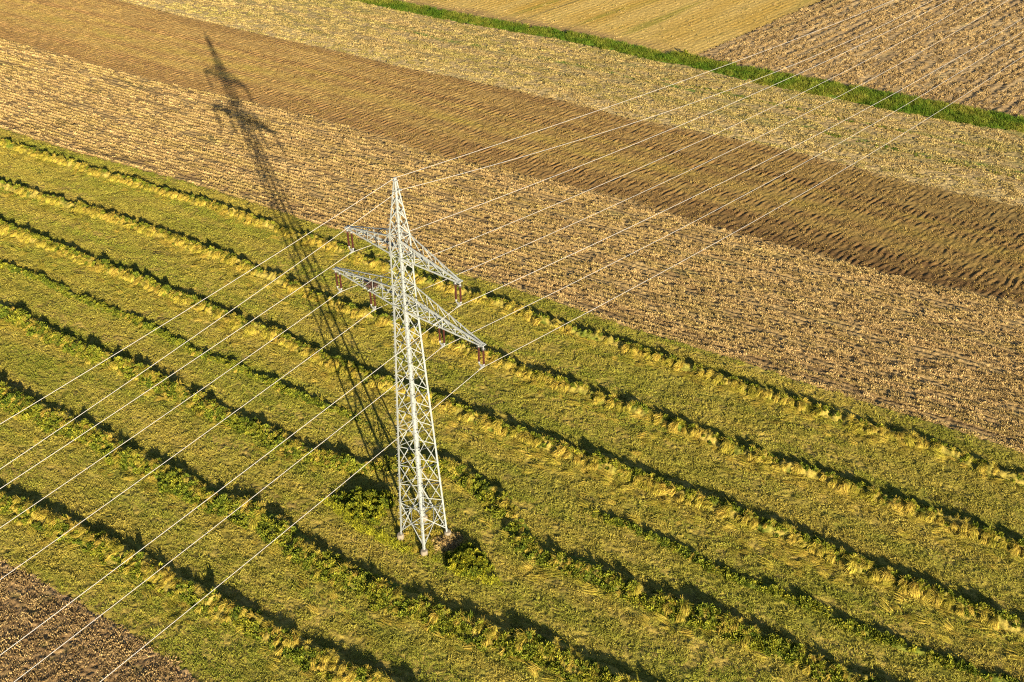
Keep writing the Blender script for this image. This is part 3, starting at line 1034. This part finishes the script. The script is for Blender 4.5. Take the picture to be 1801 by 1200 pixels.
# bottom panel
zf, zt = .75, LV[0]
for i in range(4):
    pa, pb, qa, qb = corner(i, zf), corner(i + 1, zf), corner(i, zt), corner(i + 1, zt)
    nrm = (pa + pb) * .5; nrm[2] = 0; nrm /= np.linalg.norm(nrm)
    face_brace(i, zf, zt, .075, False); face_brace(i, zt, zf, .075, True)
    wa, wb = bw(zf), bw(zt)
    fr = wa / (wa + wb)
    X = pa + (qb - pa) * fr
    zx = X[2]
    for j in (i, i + 1):
        c = corner(j, zx) - nrm * .035
        member('horizontal_brace', c, X - nrm * .035, .06, tower, (0, 0, 1), -nrm)
        foot = corner(j, zf)
        mid = foot + (X - foot) * .5
        for zz in (zf + (zx - zf) * .95 - .25, zf + (zx - zf) * .22):
            member('redundant_brace', corner(j, zz) - nrm * .05, mid - nrm * .05, .045, tower, (0, 0, 1), -nrm)
        top = corner(j, zt); m2 = X + (top - X) * .5
        member('redundant_brace', corner(j, zx + (zt - zx) * .5) - nrm * .05, m2 - nrm * .05, .045, tower, (0, 0, 1), -nrm)
XM = []
for i in range(4):
    pa, qb = corner(i, zf), corner(i + 1, zt)
    XM.append(pa + (qb - pa) * (bw(zf) / (bw(zf) + bw(zt))))
for i in range(4):
    member('plan_brace', XM[i], XM[(i + 1) % 4], .06, tower, (0, 0, -1), np.cross((0, 0, 1.), XM[(i + 1) % 4] - XM[i]))
member('plan_brace', corner(0, 3.5), corner(2, 3.5), .06, tower, (0, 0, -1), (1, -1, 0))
member('plan_brace', corner(1, 3.56), corner(3, 3.56), .06, tower, (0, 0, -1), (1, 1, 0))
# peak: lattice getting narrower
PK = [Z1 + H1, 30.75, 31.75, 32.6, 33.25]
for j, (z0, z1) in enumerate(zip(PK[:-1], PK[1:])):
    for i in range(4):
        face_brace(i, z0, z1, .06, False)
        if j < 3: face_brace(i, z1, z0, .06, True)


def box(cx, cy, cz, sx, sy, sz):
    V = [(cx + x * sx / 2, cy + y * sy / 2, cz + z * sz / 2) for z in (-1, 1) for y in (-1, 1) for x in (-1, 1)]
    return V, [(0, 2, 3, 1), (4, 5, 7, 6), (0, 1, 5, 4), (2, 6, 7, 3), (0, 4, 6, 2), (1, 3, 7, 5)]


for z, hh in ((Z2, .30), (Z2 + H2, .26), (Z1, .28), (Z1 + H1, .24)):         # joint plates at the crossarms
    for sx, sy in CORN:
        V, Fc = box(0, 0, 0, .26, .02, hh)
        gp_ = link('gusset_plate', new_mesh('gusset_plate', V, Fc, mat=M['steel']), tower)
        gp_.location = (sx * (bw(z) - .09), sy * (bw(z) + .012), z)
V, Fc = join([box(0, 0, 33.78, .30, .30, .05), box(0, 0, 33.9, .05, .22, .24), box(0, 0, 33.98, .16, .16, .06)])
link('peak_cap', new_mesh('peak_cap', V, Fc, mat=M['fitting']), tower)
V, Fc = join([box(.33, 0, 33.24, .42, .07, .07), box(.39, 0, 33.2, .06, .2, .12)])
link('wire_bracket', new_mesh('wire_bracket', V, Fc, mat=M['steel']), tower)
# climbing bolts on two legs
parts = []
for (sx, sy) in ((1, -1), (-1, -1)):
    for z in np.arange(2.4, 31, .36):
        b_ = bw(z); s = 1 if int(z / .36) % 2 else -1
        if s > 0: parts.append(box(sx * b_ + sx * .07, sy * b_, z, .15, .025, .025))
        else: parts.append(box(sx * b_, sy * b_ + sy * .07, z, .025, .15, .025))
V, Fc = join(parts)
link('climbing_bolts', new_mesh('climbing_bolts', V, Fc, mat=M['fitting']), tower, kind='stuff')


def crossarm(s, zt, h, al, npan, text, inner=None):
    wb, wt = bw(zt), bw(zt + h)
    tipb = lambda y: vec(s * al, y * .17, zt)
    tipt = lambda y: vec(s * (al - .05), y * .10, zt + .16)
    parts = []
    for y in (-1, 1):
        parts.append(angle_prism(vec(s * wb, y * wb, zt), tipb(y), .13, .02, (0, -y, 0), (0, 0, 1)))
        parts.append(angle_prism(vec(s * wt, y * wt, zt + h), tipt(y), .095, .018, (0, -y, 0), (0, 0, -1)))
    parts.append(box(s * (al - .02), 0, zt + .06, .26, .44, .05))
    parts.append(box(s * (al - .42), 0, zt + .045, .10, .46, .05))
    V, Fc = join(parts)
    arm = link('crossarm', new_mesh('crossarm', V, Fc, mat=M['steel']), tower, label=text)

    def cb(y, f): return vec(s * wb, y * wb, zt) + (tipb(y) - vec(s * wb, y * wb, zt)) * f
    def ct(y, f): return vec(s * wt, y * wt, zt + h) + (tipt(y) - vec(s * wt, y * wt, zt + h)) * f
    fs = np.linspace(0, 1, npan + 1)
    for j in range(npan):
        y = 1 if j % 2 else -1
        f0, f1 = fs[j], fs[j + 1]
        if j < npan - 1:
            member('brace', cb(y, f0) + vec(0, 0, .02), cb(-y, f1) + vec(0, 0, .02), .05, arm, (0, 0, 1), (s, 0, 0))
            member('brace', cb(-y, f0) + vec(0, 0, .045), cb(y, f1) + vec(0, 0, .045), .05, arm, (0, 0, 1), (s, 0, 0))
            member('brace', cb(-1, f1) + vec(0, 0, .03), cb(1, f1) + vec(0, 0, .03), .05, arm, (0, 0, 1), (s, 0, 0))
            for yy in (-1, 1):
                if True:
                    member('brace', cb(yy, f1), ct(yy, f1), .045, arm, (-s, 0, 0), (0, -yy, 0))
                    member('brace', ct(yy, f0), cb(yy, f1), .045, arm, (s, 0, 0), (0, -yy, 0))
    if inner:
        for dx in (-.24, .24):
            f = (inner + dx - wb) / (al - wb)
            member('hanger_beam', cb(-1, f) + vec(0, -.12, .05), cb(1, f) + vec(0, .12, .05), .10, arm, (s, 0, 0), (0, 0, 1))
    return arm


crossarm(-1, Z1, H1, A1, 4, 'upper crossarm, left side')
crossarm(1, Z1, H1, A1, 4, 'upper crossarm, right side')
crossarm(-1, Z2, H2, A2, 6, 'lower longer crossarm, left side', AI)
crossarm(1, Z2, H2, A2, 6, 'lower longer crossarm, right side', AI)


# ------------------------------------------------------------------ insulators
def lathe(prof, n=10, cx=0, cy=0):
    V, Fc = [], []
    for r, z in prof:
        for i in range(n):
            t = 2 * math.pi * i / n
            V.append((cx + r * math.cos(t), cy + r * math.sin(t), z))
    for j in range(len(prof) - 1):
        for i in range(n):
            Fc.append((j * n + i, j * n + (i + 1) % n, (j + 1) * n + (i + 1) % n, (j + 1) * n + i))
    return V, Fc


def ring(R, r, z, n=14, m=6, gap=0):
    V, Fc = [], []
    for i in range(n):
        t = 2 * math.pi * i / n
        for j in range(m):
            p = 2 * math.pi * j / m
            V.append(((R + r * math.cos(p)) * math.cos(t), (R + r * math.cos(p)) * math.sin(t), z + r * math.sin(p)))
    for i in range(n):
        for j in range(m):
            Fc.append((i * m + j, ((i + 1) % n) * m + j, ((i + 1) % n) * m + (j + 1) % m, i * m + (j + 1) % m))
    return V, Fc


prof = [(.02, -.25)]
z = -.27
while z > -1.52:
    prof += [(.045, z), (.08, z - .03), (.08, z - .045), (.045, z - .06)]
    z -= .085
prof += [(.02, z)]
ROD = new_mesh('insulator_rod', *lathe(prof, 12), mat=M['brown'])
TOPF = new_mesh('top_fitting', *join([lathe([(.0, .02), (.03, .02), (.03, -.16), (.075, -.18), (.075, -.26), (0, -.27)], 10), box(0, 0, .03, .10, .06, .10)]), mat=M['fitting'])
BOTF = new_mesh('bottom_fitting', *lathe([(.0, -1.52), (.075, -1.53), (.075, -1.62), (.03, -1.64), (.03, -1.76), (0, -1.76)], 10), mat=M['fitting'])
ARC = new_mesh('arcing_ring', *ring(.15, .012, -.27), mat=M['darkmetal'])
YOKE = new_mesh('yoke', *join([([(-.27, -.03, -1.72), (.27, -.03, -1.72), (.06, -.03, -1.90), (-.06, -.03, -1.90), (-.27, .03, -1.72), (.27, .03, -1.72), (.06, .03, -1.90), (-.06, .03, -1.90)],
                                [(0, 1, 2, 3), (7, 6, 5, 4), (0, 4, 5, 1), (1, 5, 6, 2), (2, 6, 7, 3), (3, 7, 4, 0)]), box(0, 0, -1.95, .05, .05, .1)]), mat=M['fitting'])
CLAMP = new_mesh('wire_clamp', *join([box(0, 0, -2.0, .09, .46, .07), box(0, 0, -1.965, .07, .22, .07)]), mat=M['fitting'])
CT, ST = math.cos(TH), math.sin(TH)


def tw(x, y, z):
    return Vector((x * CT - y * ST, x * ST + y * CT, z))


INS = [(-(A1 - .2), Z1, 'brown double insulator hanging from the left end of the upper crossarm'),
       (A1 - .2, Z1, 'brown double insulator hanging from the right end of the upper crossarm'),
       (-(A2 - .2), Z2, 'brown double insulator hanging from the left end of the lower crossarm'),
       (A2 - .2, Z2, 'brown double insulator hanging from the right end of the lower crossarm'),
       (-AI, Z2, 'brown double insulator midway along the left half of the lower crossarm'),
       (AI, Z2, 'brown double insulator midway along the right half of the lower crossarm')]
for x, z, lab in INS:
    r = bpy.data.objects.new('insulator_pair', None); COL.objects.link(r)
    r.location = tw(x, 0, z); r.rotation_euler = (0, 0, TH)
    r['label'] = lab; r['category'] = 'insulator'; r['group'] = 'insulators hanging from the pylon'
    for dx in (-.22, .22):
        st = link('insulator_rod', ROD, r); st.location = (dx, 0, 0)
        link('top_fitting', TOPF, st); link('bottom_fitting', BOTF, st); link('arcing_ring', ARC, st)
    link('yoke', YOKE, r); link('wire_clamp', CLAMP, r)

# ------------------------------------------------------------------ wires
DROP = 2.0
CONDL, CONDR = (.127, .5066), (.1419, .4381)
WIRES = [((0, 33.98), (.1219, .758), (.1349, .354), .0145, 'thin earth wire carried over the very top of the pylon'),
         ((.387, 33.2), (.1727, .828), (.1953, .878), .0145, 'thin wire fixed to a bracket just below the pylon top'),
         ((-(A1 - .2), Z1 - DROP), CONDL, CONDR, .0175, 'power line on the left end of the upper crossarm'),
         ((A1 - .2, Z1 - DROP), CONDL, CONDR, .0175, 'power line on the right end of the upper crossarm'),
         ((-(A2 - .2), Z2 - DROP), CONDL, CONDR, .0175, 'power line on the left end of the lower crossarm'),
         ((A2 - .2, Z2 - DROP), CONDL, CONDR, .0175, 'power line on the right end of the lower crossarm'),
         ((-AI, Z2 - DROP), CONDL, CONDR, .0175, 'power line midway along the left half of the lower crossarm'),
         ((AI, Z2 - DROP), CONDL, CONDR, .0175, 'power line midway along the right half of the lower crossarm')]
for (x, z0), (ml, cl), (mr, cr), rad, lab in WIRES:
    sL = np.linspace(0, 1, 60) ** 1.3 * 120
    sR = np.linspace(0, 1, 90) ** 1.3 * 240
    pl = [(x, -s, z0 - ml * s + cl * s * s / 1000) for s in sL[::-1]]
    prr = [(x, s, z0 - mr * s + cr * s * s / 1000) for s in sR[1:]]
    pts = pl + prr
    V, Fc, m = [], [], 8
    for i, p in enumerate(pts):
        a_, b_ = pts[max(0, i - 1)], pts[min(len(pts) - 1, i + 1)]
        sl = (b_[2] - a_[2]) / (b_[1] - a_[1])
        L_ = math.hypot(1, sl)
        for j in range(m):
            t = 2 * math.pi * j / m
            V.append((p[0] + rad * math.cos(t), p[1] - rad * math.sin(t) * sl / L_, p[2] + rad * math.sin(t) / L_))
    for i in range(len(pts) - 1):
        for j in range(m):
            Fc.append((i * m + j, i * m + (j + 1) % m, (i + 1) * m + (j + 1) % m, (i + 1) * m + j))
    o = link('overhead_wire', new_mesh('overhead_wire', V, Fc, smooth=True, mat=M['wire']), None, label=lab, category='wire', group='overhead wires')
    o.rotation_euler = (0, 0, TH)

# ------------------------------------------------------------------ around the pylon foot
# unmown triangle of tall grass and weeds


def poly_points(poly, dens):
    p = ground_pt(poly)
    lo, hi = p.min(0), p.max(0)
    n = int(np.prod(hi - lo) * dens)
    q = RNG.uniform(lo, hi, (n, 2))
    ins = np.zeros(n, bool)
    j = len(p) - 1
    for i in range(len(p)):
        c = ((p[i, 1] > q[:, 1]) != (p[j, 1] > q[:, 1])) & (q[:, 0] < (p[j, 0] - p[i, 0]) * (q[:, 1] - p[i, 1]) / (p[j, 1] - p[i, 1]) + p[i, 0])
        ins ^= c; j = i
    return q[ins]


def gz(q):
    a, b = to_ab(q)
    return meadow_h(a, b)


source('fringe', M['fringe'], [blades(rg, 60, .3, (.2, .45), (.025, .05), (.5, 1.4), 2, .9) for _ in range(4)])
source('uncut', M['hay'], [blades(rg, 60, .3, (.2, .5), (.02, .045), (.5, 1.4), 2, .9) for _ in range(4)])
source('lush', M['leaf'], [blades(rg, 60, .28, (.18, .42), (.03, .06), (.5, 1.4), 2, .8) for _ in range(4)])


def weeds(name, label, polys, dens_leaf, hgt, fringe):
    q = poly_points(polys, dens_leaf)
    r = bpy.data.objects.new(name, None); COL.objects.link(r)
    c = q.mean(0); r.location = (c[0], c[1], 0)
    r['label'] = label; r['category'] = 'weeds'; r['group'] = 'tall weeds at the pylon foot'
    n = len(q)
    cen = np.linalg.norm((q - c) / q.std(0), axis=1)
    top = hgt * np.clip(1.15 - .38 * cen + .5 * noise(q[:, 0] * .9, q[:, 1] * .9, 250), .2, 1.4)
    # stems
    k = RNG.choice(n, min(n, 90), replace=False)
    parts = []
    for i in k:
        x, y = q[i] - c
        zz = top[i] * 1.05
        dx, dy = RNG.normal(0, .1, 2)
        w = .012
        V = [(x - w, y - w, -.05), (x + w, y - w, -.05), (x, y + w, -.05), (x + dx, y + dy, zz)]
        parts.append((V, [(0, 1, 3), (1, 2, 3), (2, 0, 3)]))
    V, Fc = join(parts)
    link('stems', new_mesh('stems', V, Fc, mat=M['twig']), r, kind='stuff')
    # leaves through the volume, in several layers
    P_, S2 = [], []
    for lay in (0.0, .4, .75):
        P_.append(np.concatenate([q - c + RNG.normal(0, .08, (n, 2)), (gz(q) + top * lay - .05)[:, None]], 1))
        S2.append(RNG.uniform(.6, 1.25, n) * (1.15 - .35 * lay))
    P_ = np.concatenate(P_)
    m = len(P_)
    scatter('foliage', 'weed', P_, np.stack([RNG.normal(0, .35, m), RNG.normal(0, .35, m), RNG.uniform(-3, 3, m)], -1), np.concatenate(S2), r)
    f = poly_points(fringe, 16.0)
    m = len(f)
    scatter('fringe_grass', 'fringe', np.concatenate([f - c, gz(f)[:, None]], 1), np.stack([RNG.normal(0, .2, m), RNG.normal(0, .2, m), RNG.uniform(-3, 3, m)], -1), RNG.uniform(.5, 1.0, m), r)
    return r


weeds('weed_clump', 'tall dark green weeds just left of the pylon foot',
      [(585, 880), (610, 868), (650, 868), (690, 872), (692, 900), (662, 925), (632, 915), (605, 898)], 8.0, .95,
      [(566, 880), (585, 880), (612, 900), (640, 922), (690, 950), (735, 972), (728, 978), (680, 958), (630, 932), (595, 905)])
weeds('weed_clump', 'tall green weeds with a few yellow tips just right of the pylon foot',
      [(778, 990), (797, 972), (822, 962), (846, 978), (866, 1006), (835, 1014), (800, 1004)], 9.0, .85,
      [(765, 985), (790, 995), (830, 1008), (880, 1022), (884, 1030), (850, 1024), (800, 1010)])

# dry grass between the footings, and a mound of earth and straw at the right-hand footing
q = poly_points([(690, 925), (735, 890), (790, 920), (800, 945), (765, 985), (740, 985), (705, 955)], 9.0)
n = len(q)
scatter('dry_grass', 'uncut', np.concatenate([q, gz(q)[:, None]], 1), np.stack([RNG.normal(0, .3, n), RNG.normal(0, .3, n), RNG.uniform(-3, 3, n)], -1),
        RNG.uniform(.4, .8, n), label='dry pale grass under the pylon between its footings', category='grass')
mc = ground_pt([(786, 955)])[0]
nn = 34
ag, rr = np.meshgrid(np.linspace(0, 2 * math.pi, nn, endpoint=False), np.linspace(0, 1, 9), indexing='ij')
X, Y = rr * 1.6 * np.cos(ag), rr * .95 * np.sin(ag)
Zm = .30 * (1 - rr ** 2) * (1 + .3 * noise(X * 2 + 3, Y * 2, 260) + .2 * noise(X * 5, Y * 5, 261)) - .08
I = np.arange(nn * 9).reshape(nn, 9)
Q = np.stack([I[:, :-1], np.roll(I, -1, 0)[:, :-1], np.roll(I, -1, 0)[:, 1:], I[:, 1:]], -1).reshape(-1, 4)
me = new_mesh('earth_mound', np.stack([X, Y, Zm], -1).reshape(-1, 3), quads=Q[:, ::-1].copy(), smooth=True, mat=M['soil'])
vcol(me, lerp(arr(.34, .22, .10), arr(.50, .34, .17), sstep(-.4, .4, noise(X * 3, Y * 3, 262))).reshape(-1, 3))
mo = link('earth_mound', me, None, label='low mound of dry brown straw and earth beside the right footing', category='mound')
mo.location = (mc[0], mc[1], 0); mo.rotation_euler = (0, 0, .6)
m = 110
t = RNG.uniform(0, 2 * math.pi, m); r0 = np.sqrt(RNG.random(m)) * .9
mp = np.stack([r0 * 1.6 * np.cos(t), r0 * .95 * np.sin(t), .28 * (1 - r0 ** 2) - .05], -1)
scatter('straw_cover', 'litter', mp, np.stack([RNG.normal(0, .3, m), RNG.normal(0, .3, m), RNG.uniform(-3, 3, m)], -1), RNG.uniform(.4, .7, m), mo)

# twiggy nest on the lower crossarm
rgn = np.random.default_rng(5)
parts = []
for i in range(130):
    t = rgn.uniform(0, 2 * math.pi); rr_ = rgn.uniform(.1, .42)
    p = vec(rr_ * math.cos(t), rr_ * math.sin(t), rgn.uniform(0, .28) * (1.2 - rr_))
    hd = t + math.pi / 2 + rgn.normal(0, .6)
    d = vec(math.cos(hd), math.sin(hd), rgn.normal(0, .25)) * rgn.uniform(.15, .34)
    parts.append(angle_prism(p - d, p + d, .03, .012, (0, 0, 1), (-math.sin(hd), math.cos(hd), 0)))
V, Fc = join(parts)
ne = link('twig_nest', new_mesh('twig_nest', V, Fc, mat=M['twig']), None,
          label='dark clump of twigs lying on the left half of the lower crossarm', category='nest')
ne.location = tw(-AI, .1, Z2 + .12)

# small dark shrub on the edge of the lane
sp = ground_pt([(1205, 97)])[0]
sa, sb = to_ab(sp[None])
sh = bpy.data.objects.new('small_shrub', None); COL.objects.link(sh)
sh.location = (sp[0], sp[1], 0)
sh['label'] = 'small dark shrub on the far edge of the green lane'; sh['category'] = 'shrub'
V, Fc = join([([(-.03, -.03, 0), (.03, -.03, 0), (0, .03, 0), (x, y, .8)], [(0, 1, 3), (1, 2, 3), (2, 0, 3)]) for x, y in ((.2, 0), (-.2, .1), (.05, -.2))])
link('stem', new_mesh('stem', V, Fc, mat=M['twig']), sh)
m = 14
P_ = np.stack([RNG.normal(0, .22, m), RNG.normal(0, .15, m), RNG.uniform(.1, .7, m)], -1)
scatter('foliage', 'leafy', P_, np.stack([RNG.normal(0, .4, m), RNG.normal(0, .4, m), RNG.uniform(-3, 3, m)], -1), RNG.uniform(.4, .8, m), sh)
